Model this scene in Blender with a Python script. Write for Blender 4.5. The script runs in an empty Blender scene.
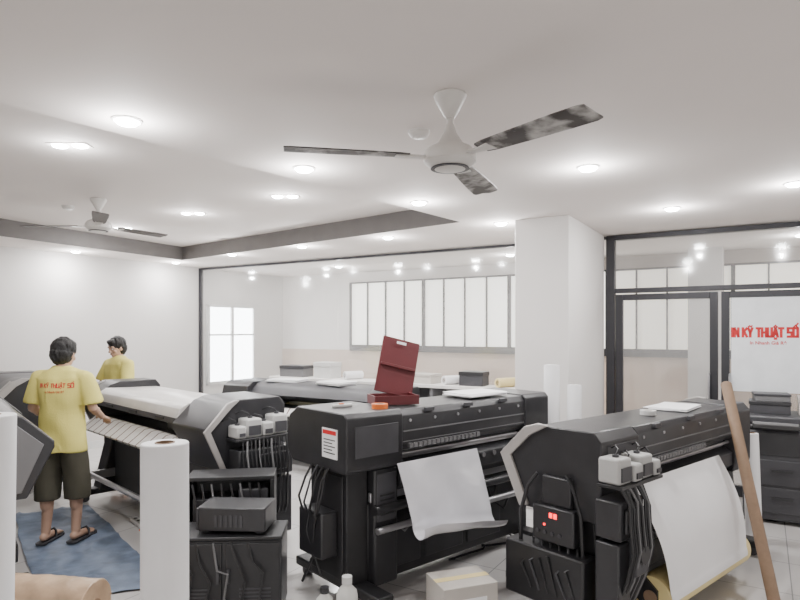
import bpy, bmesh, math, random
from mathutils import Vector, Matrix, Euler, noise
from mathutils.bvhtree import BVHTree
random.seed(4)
SC = bpy.context.scene; COL = SC.collection
R = math.radians
CAMZ = 1.7; CEIL = 2.76; TRAY = 2.96
A = Vector((-3.42, 10.26, 0)); YAW = R(-31.2)
EX = Vector((math.cos(YAW), math.sin(YAW), 0)); EY = Vector((-math.sin(YAW), math.cos(YAW), 0))
def room(u, v, z=0): return A + EX*u + EY*v + Vector((0, 0, z))

# ------------------------------------------------------------------ materials
def mat(name, col, rough=.5, metal=0, var=.06, scale=6, bump=0, bscale=40, emit=None, estr=0, coat=0):
    m = bpy.data.materials.new(name); m.use_nodes = True
    nt = m.node_tree; b = nt.nodes['Principled BSDF']
    tc = nt.nodes.new('ShaderNodeTexCoord')
    n = nt.nodes.new('ShaderNodeTexNoise'); n.inputs['Scale'].default_value = scale; n.inputs['Detail'].default_value = 4
    nt.links.new(tc.outputs['Object'], n.inputs['Vector'])
    r = nt.nodes.new('ShaderNodeValToRGB')
    r.color_ramp.elements[0].position = .3; r.color_ramp.elements[1].position = .7
    r.color_ramp.elements[0].color = (*[c*(1-var) for c in col], 1); r.color_ramp.elements[1].color = (*[min(1, c*(1+var)) for c in col], 1)
    nt.links.new(n.outputs['Fac'], r.inputs['Fac']); nt.links.new(r.outputs['Color'], b.inputs['Base Color'])
    b.inputs['Roughness'].default_value = rough; b.inputs['Metallic'].default_value = metal
    if coat: b.inputs['Coat Weight'].default_value = coat
    if bump:
        n2 = nt.nodes.new('ShaderNodeTexNoise'); n2.inputs['Scale'].default_value = bscale; nt.links.new(tc.outputs['Object'], n2.inputs['Vector'])
        bp = nt.nodes.new('ShaderNodeBump'); bp.inputs['Strength'].default_value = bump; bp.inputs['Distance'].default_value = .01
        nt.links.new(n2.outputs['Fac'], bp.inputs['Height']); nt.links.new(bp.outputs['Normal'], b.inputs['Normal'])
    if emit: b.inputs['Emission Color'].default_value = (*emit, 1); b.inputs['Emission Strength'].default_value = estr
    return m
def glass_mat(name, tint, refl, veil):
    m = bpy.data.materials.new(name); m.use_nodes = True; nt = m.node_tree; nt.nodes.clear()
    out = nt.nodes.new('ShaderNodeOutputMaterial'); mx = nt.nodes.new('ShaderNodeMixShader'); mv = nt.nodes.new('ShaderNodeMixShader')
    tr = nt.nodes.new('ShaderNodeBsdfTransparent'); tr.inputs[0].default_value = (*tint, 1)
    df = nt.nodes.new('ShaderNodeBsdfDiffuse'); df.inputs[0].default_value = (.88, .86, .845, 1)   # white diffuse mixed in to paint a milky haze over the view
    gl = nt.nodes.new('ShaderNodeBsdfGlossy'); gl.inputs['Roughness'].default_value = .09; gl.inputs[0].default_value = (.9, .9, .9, 1)
    lw = nt.nodes.new('ShaderNodeLayerWeight'); lw.inputs['Blend'].default_value = .5
    pw = nt.nodes.new('ShaderNodeMath'); pw.operation = 'POWER'; pw.inputs[1].default_value = 4
    ad = nt.nodes.new('ShaderNodeMath'); ad.operation = 'MULTIPLY_ADD'; ad.inputs[1].default_value = .7; ad.inputs[2].default_value = refl
    mv.inputs[0].default_value = veil
    nt.links.new(tr.outputs[0], mv.inputs[1]); nt.links.new(df.outputs[0], mv.inputs[2])
    nt.links.new(lw.outputs['Facing'], pw.inputs[0]); nt.links.new(pw.outputs[0], ad.inputs[0]); nt.links.new(ad.outputs[0], mx.inputs[0])
    nt.links.new(mv.outputs[0], mx.inputs[1]); nt.links.new(gl.outputs[0], mx.inputs[2]); nt.links.new(mx.outputs[0], out.inputs[0])
    return m
def tile_mat():
    m = mat('floor_tiles', (.5, .5, .5), .16, var=.04, scale=2)
    nt = m.node_tree; b = nt.nodes['Principled BSDF']
    tc = nt.nodes.new('ShaderNodeTexCoord'); br = nt.nodes.new('ShaderNodeTexBrick')
    br.offset = 0; br.inputs['Scale'].default_value = 1; br.inputs['Brick Width'].default_value = .6; br.inputs['Row Height'].default_value = .6
    br.inputs['Mortar Size'].default_value = .004
    br.inputs['Color1'].default_value = (.58, .565, .555, 1); br.inputs['Color2'].default_value = (.54, .525, .515, 1); br.inputs['Mortar'].default_value = (.30, .30, .30, 1)
    nt.links.new(tc.outputs['Object'], br.inputs['Vector']); nt.links.new(br.outputs['Color'], b.inputs['Base Color'])
    return m
def blotch_mat(name, c1, c2, scale, lo, hi, rough):
    m = mat(name, c1, rough, scale=scale)
    e = [n for n in m.node_tree.nodes if n.type == 'VALTORGB'][0].color_ramp.elements
    e[0].position = lo; e[1].position = hi; e[0].color = (*c1, 1); e[1].color = (*c2, 1); return m
def stripe_mat(name, c1, c2, width):
    m = mat(name, c1, .4); nt = m.node_tree; b = nt.nodes['Principled BSDF']
    tc = nt.nodes.new('ShaderNodeTexCoord'); br = nt.nodes.new('ShaderNodeTexBrick'); br.offset = 0
    br.inputs['Scale'].default_value = 1; br.inputs['Brick Width'].default_value = width; br.inputs['Row Height'].default_value = 5; br.inputs['Mortar Size'].default_value = .010
    br.inputs['Color1'].default_value = (*c1, 1); br.inputs['Color2'].default_value = (*c1, 1); br.inputs['Mortar'].default_value = (*c2, 1)
    nt.links.new(tc.outputs['Object'], br.inputs['Vector']); nt.links.new(br.outputs['Color'], b.inputs['Base Color']); return m

M = dict(
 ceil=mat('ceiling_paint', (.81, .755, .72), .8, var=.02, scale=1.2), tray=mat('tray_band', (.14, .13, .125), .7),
 wall=mat('wall_paint', (.72, .695, .675), .75, var=.02, scale=1), walldim=mat('dimmed_wall_paint', (.60, .58, .565), .75, var=.02, scale=1), wall2=mat('far_wall', (.80, .76, .73), .7, var=.03),  # second mix is the wall paint darkened, dimness put into its colour
 beige=mat('beige_panel', (.60, .47, .38), .7, var=.04), taupe=mat('taupe_panel', (.40, .35, .31), .7, var=.04),
 floor=tile_mat(), frame=mat('dark_aluminium', (.035, .035, .04), .4, .3), glass=glass_mat('hazed_glass', (.97, .98, .98), .05, .11),
 black=mat('black_plastic', (.026, .026, .029), .36, var=.15), black2=mat('black_metal', (.018, .018, .020), .45, var=.2),
 dgrey=mat('dark_grey_plastic', (.05, .05, .056), .45, var=.1), grey=mat('mid_grey_panel', (.15, .15, .155), .45), silver=mat('silver_panel', (.42, .40, .385), .35, .2), silver2=mat('pale_silver_cover', (.60, .575, .55), .35, .1),
 steel=mat('brushed_steel', (.5, .5, .52), .3, .8), whitep=mat('white_plastic', (.62, .62, .61), .4), inkw=mat('ink_unit_plastic', (.46, .46, .45), .45), rail=stripe_mat('marked_apron', (.66, .64, .62), (.12, .06, .05), .14),
 paper=mat('white_paper', (.86, .86, .87), .45, var=.02), cream=mat('cream_paper', (.76, .63, .30), .5, var=.04), film=mat('glossy_film', (.72, .72, .76), .08, var=.16, scale=2.2, coat=1, bump=.2, bscale=5),
 kraft=mat('kraft_wrap', (.44, .31, .205), .35, var=.2, scale=9, bump=.6, bscale=14), tube=mat('cardboard_tube', (.25, .165, .105), .6, var=.1, scale=20), carton=mat('pale_carton', (.50, .47, .43), .7, var=.05),
 red=mat('maroon_card', (.11, .014, .018), .5), orange=mat('orange_plastic', (.75, .17, .03), .45), led=mat('red_led', (.5, .01, .01), .4, emit=(1, .03, .03), estr=5),
 fanw=mat('fan_white', (.66, .64, .61), .4), blade=blotch_mat('dusty_blade', (.05, .043, .04), (.50, .49, .47), 9, .46, .66, .5), blade2=mat('dark_blade', (.05, .04, .034), .5),
 trim=mat('light_trim', (.72, .70, .68), .5), lens=mat('light_lens', (.9, .9, .9), .3, emit=(.90, .95, 1), estr=120),
 shirt=mat('yellow_cotton', (.68, .61, .17), .85, var=.06, bump=.15, bscale=120), shorts=mat('dark_olive_cotton', (.065, .06, .042), .9, var=.1), skin=mat('skin', (.50, .315, .225), .55, var=.05),
 hair=mat('black_hair', (.012, .011, .011), .65, var=.3, scale=60, bump=.35, bscale=180), shoe=mat('dark_rubber', (.03, .03, .035), .7), eye=mat('eye_white', (.7, .7, .68), .3), iris=mat('iris_dark', (.02, .012, .01), .2), lip=mat('lip', (.38, .17, .13), .5),
 redtxt=mat('red_letters', (.60, .02, .025), .5), blue=mat('blue_tarp', (.115, .15, .215), .6, var=.3, scale=7, bump=.7, bscale=12),
 pane=mat('daylit_pane', (.8, .8, .8), .5, emit=(.92, .96, 1.0), estr=14), pane2=mat('daylit_blind', (.8, .78, .72), .5, emit=(1, .97, .91), estr=2.2), pane3=mat('dim_blind', (.7, .66, .58), .5, emit=(1, .94, .84), estr=1.1),
 sign=mat('frosted_sign', (.70, .72, .74), .4, emit=(.9, .95, 1), estr=.15), jug=mat('milky_plastic', (.66, .66, .63), .4),
)
# ------------------------------------------------------------------ mesh builder
class MB:
    def __init__(s, xs=1, zs=1): s.bm = bmesh.new(); s.xs = xs; s.zs = zs
    def faces(s, vs, fs):
        v = [s.bm.verts.new(p) for p in vs]
        for f in fs:
            try: s.bm.faces.new([v[i] for i in f])
            except ValueError: pass
        return s
    def box(s, x0, x1, y0, y1, z0, z1):
        v = [(x, y, z) for x in (x0, x1) for y in (y0, y1) for z in (z0, z1)]
        return s.faces(v, [(0,1,3,2), (4,6,7,5), (0,4,5,1), (2,3,7,6), (0,2,6,4), (1,5,7,3)])
    def obox(s, c, size, rot=(0, 0, 0)):
        m = Euler(rot).to_matrix(); c = Vector(c)
        v = [c + m @ Vector((x*size[0]/2, y*size[1]/2, z*size[2]/2)) for x in (-1, 1) for y in (-1, 1) for z in (-1, 1)]
        return s.faces(v, [(0,1,3,2), (4,6,7,5), (0,4,5,1), (2,3,7,6), (0,2,6,4), (1,5,7,3)])
    def prism(s, poly, x0, x1):
        n = len(poly); v = [(x0, y, z) for y, z in poly] + [(x1, y, z) for y, z in poly]
        return s.faces(v, [tuple(range(n)), tuple(range(2*n-1, n-1, -1))] + [(i, (i+1) % n, n+(i+1) % n, n+i) for i in range(n)])
    def vprism(s, poly, z0, z1):
        n = len(poly); v = [(x, y, z0) for x, y in poly] + [(x, y, z1) for x, y in poly]
        return s.faces(v, [tuple(range(n)), tuple(range(2*n-1, n-1, -1))] + [(i, (i+1) % n, n+(i+1) % n, n+i) for i in range(n)])
    def loft(s, rings):
        n = len(rings[0]); v = [p for r in rings for p in r]; f = []
        for k in range(len(rings)-1):
            f += [(k*n+i, k*n+(i+1) % n, (k+1)*n+(i+1) % n, (k+1)*n+i) for i in range(n)]
        f += [tuple(range(n)), tuple(range(len(v)-1, len(v)-n-1, -1))]
        return s.faces(v, f)
    def tube(s, pts, r, n=8):
        pts = [Vector(p) for p in pts]; rings = []
        rr = r if isinstance(r, (list, tuple)) else [r]*len(pts)
        up = None
        for i, p in enumerate(pts):
            d = (pts[min(i+1, len(pts)-1)]-pts[max(i-1, 0)]).normalized()
            if up is None: up = Vector((0, 0, 1)) if abs(d.z) < .9 else Vector((1, 0, 0))
            a = d.cross(up).normalized(); b = a.cross(d).normalized(); up = b
            rings.append([p + (a*math.cos(t)+b*math.sin(t))*rr[i] for t in [2*math.pi*k/n for k in range(n)]])
        return s.loft(rings)
    def cyl(s, p0, p1, r0, r1=None, n=24): return s.tube([p0, p1], [r0, r0 if r1 is None else r1], n)
    def lathe(s, prof, c=(0, 0, 0), n=28):
        return s.loft([[(c[0]+r*math.cos(2*math.pi*k/n), c[1]+r*math.sin(2*math.pi*k/n), c[2]+z) for k in range(n)] for r, z in prof])
    def ell(s, c, r, sub=3, rot=None):
        m = Matrix.Translation(Vector(c)) @ (rot.to_4x4() if rot else Matrix.Identity(4)) @ Matrix.Diagonal((r[0], r[1], r[2], 1))
        bmesh.ops.create_icosphere(s.bm, subdivisions=sub, radius=1, matrix=m); return s
    def cap(s, p0, p1, r0, r1, n=14):
        s.cyl(p0, p1, r0, r1, n); s.ell(p0, (r0,)*3, 2); s.ell(p1, (r1,)*3, 2); return s
    def grid(s, f, nu, nv):
        v = [f(i/nu, j/nv) for i in range(nu+1) for j in range(nv+1)]
        return s.faces(v, [(i*(nv+1)+j, (i+1)*(nv+1)+j, (i+1)*(nv+1)+j+1, i*(nv+1)+j+1) for i in range(nu) for j in range(nv)])
    def build(s, name, m, parent=None, bevel=0, ang=40, closed=True):
        if s.xs != 1 or s.zs != 1:
            for v in s.bm.verts: v.co.x *= s.xs; v.co.z *= s.zs
        if closed: bmesh.ops.recalc_face_normals(s.bm, faces=s.bm.faces)
        me = bpy.data.meshes.new(name); s.bm.to_mesh(me); s.bm.free()
        for mm in (m if isinstance(m, list) else [m]): me.materials.append(mm)
        me.polygons.foreach_set('use_smooth', [True]*len(me.polygons)); me.set_sharp_from_angle(angle=R(ang))
        o = bpy.data.objects.new(name, me); COL.objects.link(o); o.parent = parent
        if bevel:
            b = o.modifiers.new('b', 'BEVEL'); b.width = bevel; b.segments = 2; b.limit_method = 'ANGLE'; b.angle_limit = R(35)
        return o
def tag(o, label, cat, group=None, kind=None):
    o['label'] = label; o['category'] = cat
    if group: o['group'] = group
    if kind: o['kind'] = kind
    return o
def thing(name, label, cat, loc=(0, 0, 0), rz=0, group=None):
    o = bpy.data.objects.new(name, None); o.empty_display_size = .1; COL.objects.link(o); o.location = loc; o.rotation_euler = (0, 0, rz)
    return tag(o, label, cat, group)
def struct(o): o['kind'] = 'structure'; return o
def inroom(o): o.location = A; o.rotation_euler = (0, 0, YAW); return o
def dup(root, loc, label, rz=None, group=None):
    r = root.copy(); COL.objects.link(r); r.location = loc; r['label'] = label
    if rz is not None: r.rotation_euler = (0, 0, rz)
    if group: r['group'] = group
    for ch in list(root.children):
        c = ch.copy(); COL.objects.link(c); c.parent = r
        for g in list(ch.children):
            d = g.copy(); COL.objects.link(d); d.parent = c
    return r
TMP = bpy.data.scenes.new('tmp')
def eval_mesh(o):   # evaluate modifiers / text in a small side scene so it stays quick
    TMP.collection.objects.link(o); vl = TMP.view_layers[0]; vl.update(); dg = vl.depsgraph; dg.update()
    me = bpy.data.meshes.new_from_object(o.evaluated_get(dg)); TMP.collection.objects.unlink(o); return me
def text_mesh(body, size, offset):
    cu = bpy.data.curves.new('t', 'FONT'); cu.body = body; cu.size = size; cu.align_x = 'CENTER'; cu.align_y = 'CENTER'; cu.offset = offset; cu.resolution_u = 3
    o = bpy.data.objects.new('t', cu); me = eval_mesh(o); bpy.data.objects.remove(o); return me
# heavy block capitals drawn stroke by stroke
CIRC = [((.12, 1.16), (.5, 1.34)), ((.5, 1.34), (.88, 1.16))]
GLYPH = {'I': (.26, [((.5, 0), (.5, 1))]), 'N': (.8, [((0, 0), (0, 1)), ((0, 1), (1, 0)), ((1, 0), (1, 1))]), 'K': (.8, [((0, 0), (0, 1)), ((.1, .48), (1, 1)), ((.3, .6), (1, 0))]),
 'Ỹ': (.8, [((0, 1), (.5, .45)), ((1, 1), (.5, .45)), ((.5, .5), (.5, 0)), ((.05, 1.2), (.35, 1.3)), ((.35, 1.3), (.65, 1.2)), ((.65, 1.2), (.95, 1.3))]),
 'T': (.75, [((0, 1), (1, 1)), ((.5, 1), (.5, 0))]), 'H': (.8, [((0, 0), (0, 1)), ((1, 0), (1, 1)), ((0, .5), (1, .5))]), 'U': (.8, [((0, 1), (0, 0)), ((0, 0), (1, 0)), ((1, 0), (1, 1))]),
 'Ậ': (.85, [((0, 0), (.5, 1)), ((.5, 1), (1, 0)), ((.2, .32), (.8, .32)), ((.4, -.25), (.6, -.25))]+CIRC), 'S': (.75, [((1, 1), (0, 1)), ((0, 1), (0, .5)), ((0, .5), (1, .5)), ((1, .5), (1, 0)), ((1, 0), (0, 0))]),
 'Ố': (.8, [((0, 0), (0, 1)), ((0, 1), (1, 1)), ((1, 1), (1, 0)), ((1, 0), (0, 0)), ((.75, 1.38), (1.05, 1.56))]+CIRC)}
def block_words(text, width, height, th=.17, space=.42, gap=.34):
    """list of (vertices, faces) per word, centred on x = 0, baseline at 0"""
    xs = 0; out = []; cur = []
    for ch in text:
        if ch == ' ': out.append(cur); cur = []; xs += space; continue
        w, st = GLYPH[ch]
        for a, b in st: cur.append(((xs+a[0]*w, a[1]), (xs+b[0]*w, b[1])))
        xs += w+gap
    out.append(cur); total = xs-gap; k = width/total; res = []
    for wd_ in out:
        V = []; F = []
        for a, b in wd_:
            t_ = th if a[1] < 1.1 else th*.6
            a = Vector((a[0]*k-width/2, a[1]*height)); b = Vector((b[0]*k-width/2, b[1]*height)); d = (b-a).normalized()*t_*height*.45; n_ = Vector((-d.y, d.x)).normalized()*t_*height*.5
            i0 = len(V); m = 5
            for i in range(m+1):
                p = (a-d).lerp(b+d, i/m); V += [p+n_, p-n_]
            F += [(i0+2*i, i0+2*i+1, i0+2*i+3, i0+2*i+2) for i in range(m)]
        res.append((V, F))
    return res
def remeshed(mb, name, m, parent, voxel, it=3, disp=0, dscale=8):
    o = mb.build(name, m, None)
    r = o.modifiers.new('r', 'REMESH'); r.mode = 'VOXEL'; r.voxel_size = voxel
    if it: sm = o.modifiers.new('s', 'SMOOTH'); sm.iterations = it; sm.factor = .5
    me = eval_mesh(o); o.modifiers.clear(); old = o.data; o.data = me; bpy.data.meshes.remove(old)
    if not me.materials: me.materials.append(m)
    if disp:
        for v in me.vertices:
            p = v.co*dscale; v.co += v.normal*disp*(noise.noise(Vector((p.x, p.y, p.z*.6))))
    me.polygons.foreach_set('use_smooth', [True]*len(me.polygons)); o.parent = parent; return o

# ------------------------------------------------------------------ room shell
fl = MB().box(-6, 16, -16, 2.1, -.06, 0).build('floor', M['floor']); struct(inroom(fl))
C = [(-3.3, 9.1), (.59, 5.89), (-3.2, 1.13), (-6.47, 3.0)]; O = [(-4, 17), (11, 6), (1, -4), (-12, 2)]
mb = MB(); bm = mb.bm
ci = [bm.verts.new((x, y, CEIL)) for x, y in C]; co = [bm.verts.new((x, y, CEIL)) for x, y in O]; ct = [bm.verts.new((x, y, TRAY)) for x, y in C]
for i in range(4):
    j = (i+1) % 4
    bm.faces.new([co[i], co[j], ci[j], ci[i]])
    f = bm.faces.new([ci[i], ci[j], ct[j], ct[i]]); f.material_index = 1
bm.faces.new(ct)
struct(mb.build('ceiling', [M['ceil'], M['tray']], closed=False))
struct(inroom(MB().box(-.12, 0, -14, 2.2, 0, CEIL).build('wall_left', M['walldim'])))
struct(inroom(MB().box(-.12, 15, 2.07, 2.2, 0, CEIL).build('wall_far', M['wall2'])))
struct(inroom(MB().box(0, 15, 2.05, 2.07, 0, 1.33).build('trim_1', M['beige'])))
struct(inroom(MB().box(6.2, 12, 2.063, 2.07, 1.33, CEIL).build('trim_2', M['taupe'])))
struct(inroom(MB().box(6.19, 6.71, -1.48, -.05, 0, CEIL).build('wall_pillar', M['wall'], bevel=.006)))
struct(inroom(MB().box(7.40, 7.80, 1.6, 1.95, 0, CEIL).build('wall_pier', M['walldim'], bevel=.006)))
# glass partition
mb = MB(); zt = CEIL-.01
mb.box(.0, .05, -.03, .03, 0, zt); mb.box(.05, 6.72, -.03, .03, zt-.03, zt); mb.box(.05, 6.18, -.03, .03, 0, .08)
w = struct(inroom(mb.build('window_1', M['frame'])))
for a, b in ((.05, 2.935), (2.945, 4.305), (4.315, 6.185)): MB().box(a, b, -.006, .006, .08, zt-.03).build('glass_pane', M['glass'], w)
mb = MB()
for a, b in ((6.73, 6.82), (10.0, 10.1)): mb.box(a, b, -.05, .05, 0, zt)
mb.box(6.82, 10.0, -.05, .05, 2.11, 2.16); mb.box(6.73, 10.1, -.05, .05, zt-.05, zt)
w = struct(inroom(mb.build('window_2', M['frame'], bevel=.004)))
MB().box(6.82, 10, -.006, .006, 2.16, zt-.05).build('glass_pane', M['glass'], w)
for k, (a, b, hx) in enumerate(((6.83, 7.84, 7.76), (7.87, 8.93, 7.95), (8.95, 9.98, 9.9))):
    mb = MB(); s = .075
    mb.box(a, a+s, -.03, .03, .01, 2.095); mb.box(b-s, b, -.03, .03, .01, 2.095); mb.box(a+s, b-s, -.03, .03, 2.03, 2.095); mb.box(a+s, b-s, -.03, .03, .01, .12)
    d = struct(inroom(mb.build('door_%d' % (k+1), M['frame'], bevel=.004)))
    MB().box(a+s, b-s, -.006, .006, .12, 2.03).build('glass_pane', M['glass'], d)
    MB().tube([(hx, -.03, .85), (hx, -.08, .87), (hx, -.08, 1.23), (hx, -.03, 1.25)], .012).build('handle', M['steel'], d)
# frosted sign on the second door
sg = thing('door_sign', 'frosted white sign with red lettering on the right glass door', 'sign', room(8.4, -.012, 1.5), YAW)
MB().box(-.44, .44, -.006, 0, -.42, .53).build('sign_panel', M['sign'], sg)
for V, F in block_words('IN KỸ THUẬT SỐ', .56, .082, .29, .62, .32):
    o = MB().faces([(v.x, 0, v.y) for v in V], F).build('lettering', M['redtxt'], sg, closed=False); o.location = (-.155, -.009, .135)
me = text_mesh('In Nhanh Giá Rẻ', .046, .0008); me.materials.append(M['redtxt']); o = bpy.data.objects.new('small_lettering', me); COL.objects.link(o); o.parent = sg
o.location = (-.12, -.009, .07); o.rotation_euler = (R(90), 0, 0)
# windows of the room behind the glass: a long band
n = 3
for a, b, nm, pm in ((1.70, 3.25, 4, 'pane2'), (3.25, 4.80, 4, 'pane2'), (4.80, 6.30, 4, 'pane2'), (6.30, 7.90, 4, 'pane3'), (7.90, 9.5, 4, 'pane3')):
    z0, z1 = 1.43, 2.55
    mb = MB(); t = .025
    mb.box(a, b, 1.99, 2.07, z0-.11, z0); mb.box(a, b, 1.99, 2.07, z1, z1+t); mb.box(a, a+t, 1.99, 2.07, z0, z1); mb.box(b-t, b, 1.99, 2.07, z0, z1)
    for k in range(1, nm): mb.box(a+(b-a)*k/nm-.010, a+(b-a)*k/nm+.010, 2.0, 2.07, z0, z1)
    w = struct(inroom(mb.build('window_%d' % n, M['black2']))); n += 1
    MB().box(a+t, b-t, 2.04, 2.06, z0, z1).build('blind', M[pm], w)
mb = MB(); y0, y1 = .12, 1.25; z0, z1 = .75, 2.15; t = .05
for a, b in ((y0, y0+t), (y1-t, y1), ((y0+y1)/2-.03, (y0+y1)/2+.03)): mb.box(0, .06, a, b, z0, z1)
for a, b in ((z0, z0+t), (z1-t, z1), (1.6, 1.63)): mb.box(0, .06, y0, y1, a, b)
w = struct(inroom(mb.build('window_%d' % n, M['whitep']))); MB().box(.01, .03, y0+t, y1-t, z0+t, z1-t).build('bright_pane', M['pane'], w)
struct(inroom(MB().box(0, .012, -14, -.03, 0, .1).build('baseboard_left', M['whitep'])))

# ------------------------------------------------------------------ ceiling fittings
def cpos(px, py, h): d = (h-CAMZ)*600/(330-py); return Vector(((px-400)/600*d, d, h))
def lamp(parent, watt, size, z, glow=0):
    l = bpy.data.lights.new('lamp', 'AREA'); l.shape = 'DISK'; l.size = size; l.energy = watt; l.color = (1, .97, .95)
    o = bpy.data.objects.new('lamp', l); COL.objects.link(o); o.parent = parent; o.location = (0, 0, z)
    if glow:
        l = bpy.data.lights.new('halo_fill', 'POINT'); l.shadow_soft_size = .02; l.energy = glow; l.color = (.99, .98, .98)  # extra point lamp added to wash the ceiling with a halo
        o = bpy.data.objects.new('halo_fill', l); COL.objects.link(o); o.parent = parent; o.location = (0, 0, z-.10)
dl = thing('downlight', '', 'ceiling light', (0, 0, CEIL), 0, 'round downlights in the white ceiling')
MB().lathe([(.075, 0), (.075, -.004), (.064, -.010), (.058, -.008), (.058, 0)]).build('trim_ring', M['trim'], dl)
MB().lathe([(.058, -.001), (.056, -.010), (.045, -.022), (.02, -.028), (.001, -.029)]).build('lens', M['lens'], dl)
lamp(dl, 17, .11, -.035, 14)
spots = [((127, 120), 'large bright downlight at upper left, the nearest of the left row'), ((304, 168), 'bright round downlight just left of the big fan’s left blade end, below it'),
 ((419, 202), 'round downlight below the big fan motor, left of the pillar'), ((588, 167), 'bright round downlight just right of the pillar top, under the right fan blade'),
 ((672, 208), 'round downlight above the dark door frames, right of the pillar'), ((501, 223), 'round downlight touching the left side of the pillar'),
 ((388, 237), 'small downlight before the glass partition, third from the pillar going left'), ((302, 246), 'small downlight along the glass partition, left of the maroon box'),
 ((232, 254), 'small downlight over the left end of the glass partition'), ((176, 262), 'tiny downlight in the far corner of the ceiling tray border'),
 ((795, 183), 'round downlight cut by the right edge of the photo')]
first = True
for (px, py), lb in spots:
    p = cpos(px, py, CEIL)
    if first: dl.location = p; dl['label'] = lb; first = False
    else: dup(dl, p, lb)
dup(dl, (-4.35, 8.05, CEIL), 'tiny downlight in the narrow ceiling border along the left wall')
dup(dl, room(8.6, 1.0, CEIL), 'small downlight beyond the glass doors at right')
dup(dl, room(5.2, 1.0, CEIL), 'small added downlight behind the glass partition, just left of the pillar')  # extra fitting, added to brighten the dark back room
dup(dl, room(2.2, 1.0, CEIL), 'small added downlight behind the glass partition near the bright tall window')  # another added fitting that lifts the light behind the partition
tw = thing('twin_spotlight', '', 'ceiling light', (0, 0, TRAY), 0, 'twin spotlights in the recessed ceiling tray')
MB().box(-.135, .135, -.06, .06, -.005, 0).build('frame', M['ceil'], tw, bevel=.002)
for s in (-1, 1): MB().lathe([(.048, -.005), (.046, -.012), (.02, -.02), (.001, -.021)], (s*.07, 0, 0), 20).build('lens', M['lens'], tw)
lamp(tw, 16, .16, -.03, 8)
first = True
for (px, py), lb in (((70, 145), 'twin spotlight in the tray, nearest, left of the large bright downlight'), ((193, 213), 'twin spotlight in the tray right of the small far fan'), ((285, 196), 'twin spotlight in the tray nearest its right corner'), ((122, 228), 'twin spotlight in the tray right under the far fan blade')):
    p = cpos(px, py, TRAY)
    if first: tw.location = p; tw['label'] = lb; first = False
    else: dup(tw, p, lb)
sd = thing('smoke_detector', 'white round smoke detector on the ceiling beside the big fan', 'smoke detector', cpos(419, 131, CEIL))
MB().lathe([(.055, 0), (.055, -.018), (.04, -.035), (.001, -.038)]).build('housing', M['fanw'], sd); MB().lathe([(.06, 0), (.06, -.006), (.001, -.007)]).build('base', M['trim'], sd)
dup(sd, cpos(68, 206, TRAY), 'small white smoke detector in the tray left of the far fan')
def fan(loc, zt, angs, label, bm_, drop):
    f = thing('ceiling_fan', label, 'ceiling fan', (loc[0], loc[1], zt))
    MB().lathe([(.07, 0), (.075, -.008), (.066, -.03), (.035, -.085), (.02, -.11), (.001, -.112)]).build('canopy', M['fanw'], f)
    MB().cyl((0, 0, -.1), (0, 0, -drop+.06), .014, n=12).build('down_rod', M['fanw'], f)
    MB().lathe([(.018, -drop+.15), (.03, -drop+.11), (.06, -drop+.06), (.10, -drop+.04), (.118, -drop+.015), (.118, -drop-.02), (.10, -drop-.035), (.075, -drop-.05), (.06, -drop-.055), (.001, -drop-.056)]).build('motor', M['fanw'], f)
    MB().lathe([(.085, -drop-.046), (.088, -drop-.05), (.078, -drop-.052)], n=28).build('motor_ring', M['dgrey'], f)
    for a in angs:
        m3 = Matrix.Rotation(R(a), 3, 'Z')
        def T(x, y, z): return m3 @ Vector((x, y, z-drop))
        rings = []
        for x, w in ((.19, .085), (.24, .105), (.4, .12), (.6, .135), (.71, .135), (.735, .12)):
            q = -.15
            rings.append([T(x, -w/2, -w/2*q-.002), T(x, -w/6, -.004), T(x, w/6, -.002), T(x, w/2, w/2*q), T(x, w/2, w/2*q+.006), T(x, 0, .004), T(x, -w/2, -w/2*q+.004)])
        b = MB().loft(rings).build('blade', bm_, f, ang=60)
        mb = MB(); mb.loft([[T(.09, -.02, -.008), T(.09, .02, -.008), T(.09, .02, .002), T(.09, -.02, .002)], [T(.16, -.018, -.008), T(.16, .018, -.008), T(.16, .018, .002), T(.16, -.018, .002)], [T(.25, -.035, -.004), T(.25, .035, -.010), T(.25, .035, -.006), T(.25, -.035, .0)]])
        mb.build('blade_bracket', M['fanw'], b)
    return f
fan((.225, 2.7), CEIL, (-51, 69, 190), 'large near ceiling fan with three dusty dark blades and white motor', M['blade'], .285)
fan((-2.9, 5.77), TRAY, (58, 178, -62), 'smaller-looking far ceiling fan hanging from the recessed tray at left', M['blade2'], .26)

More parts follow.
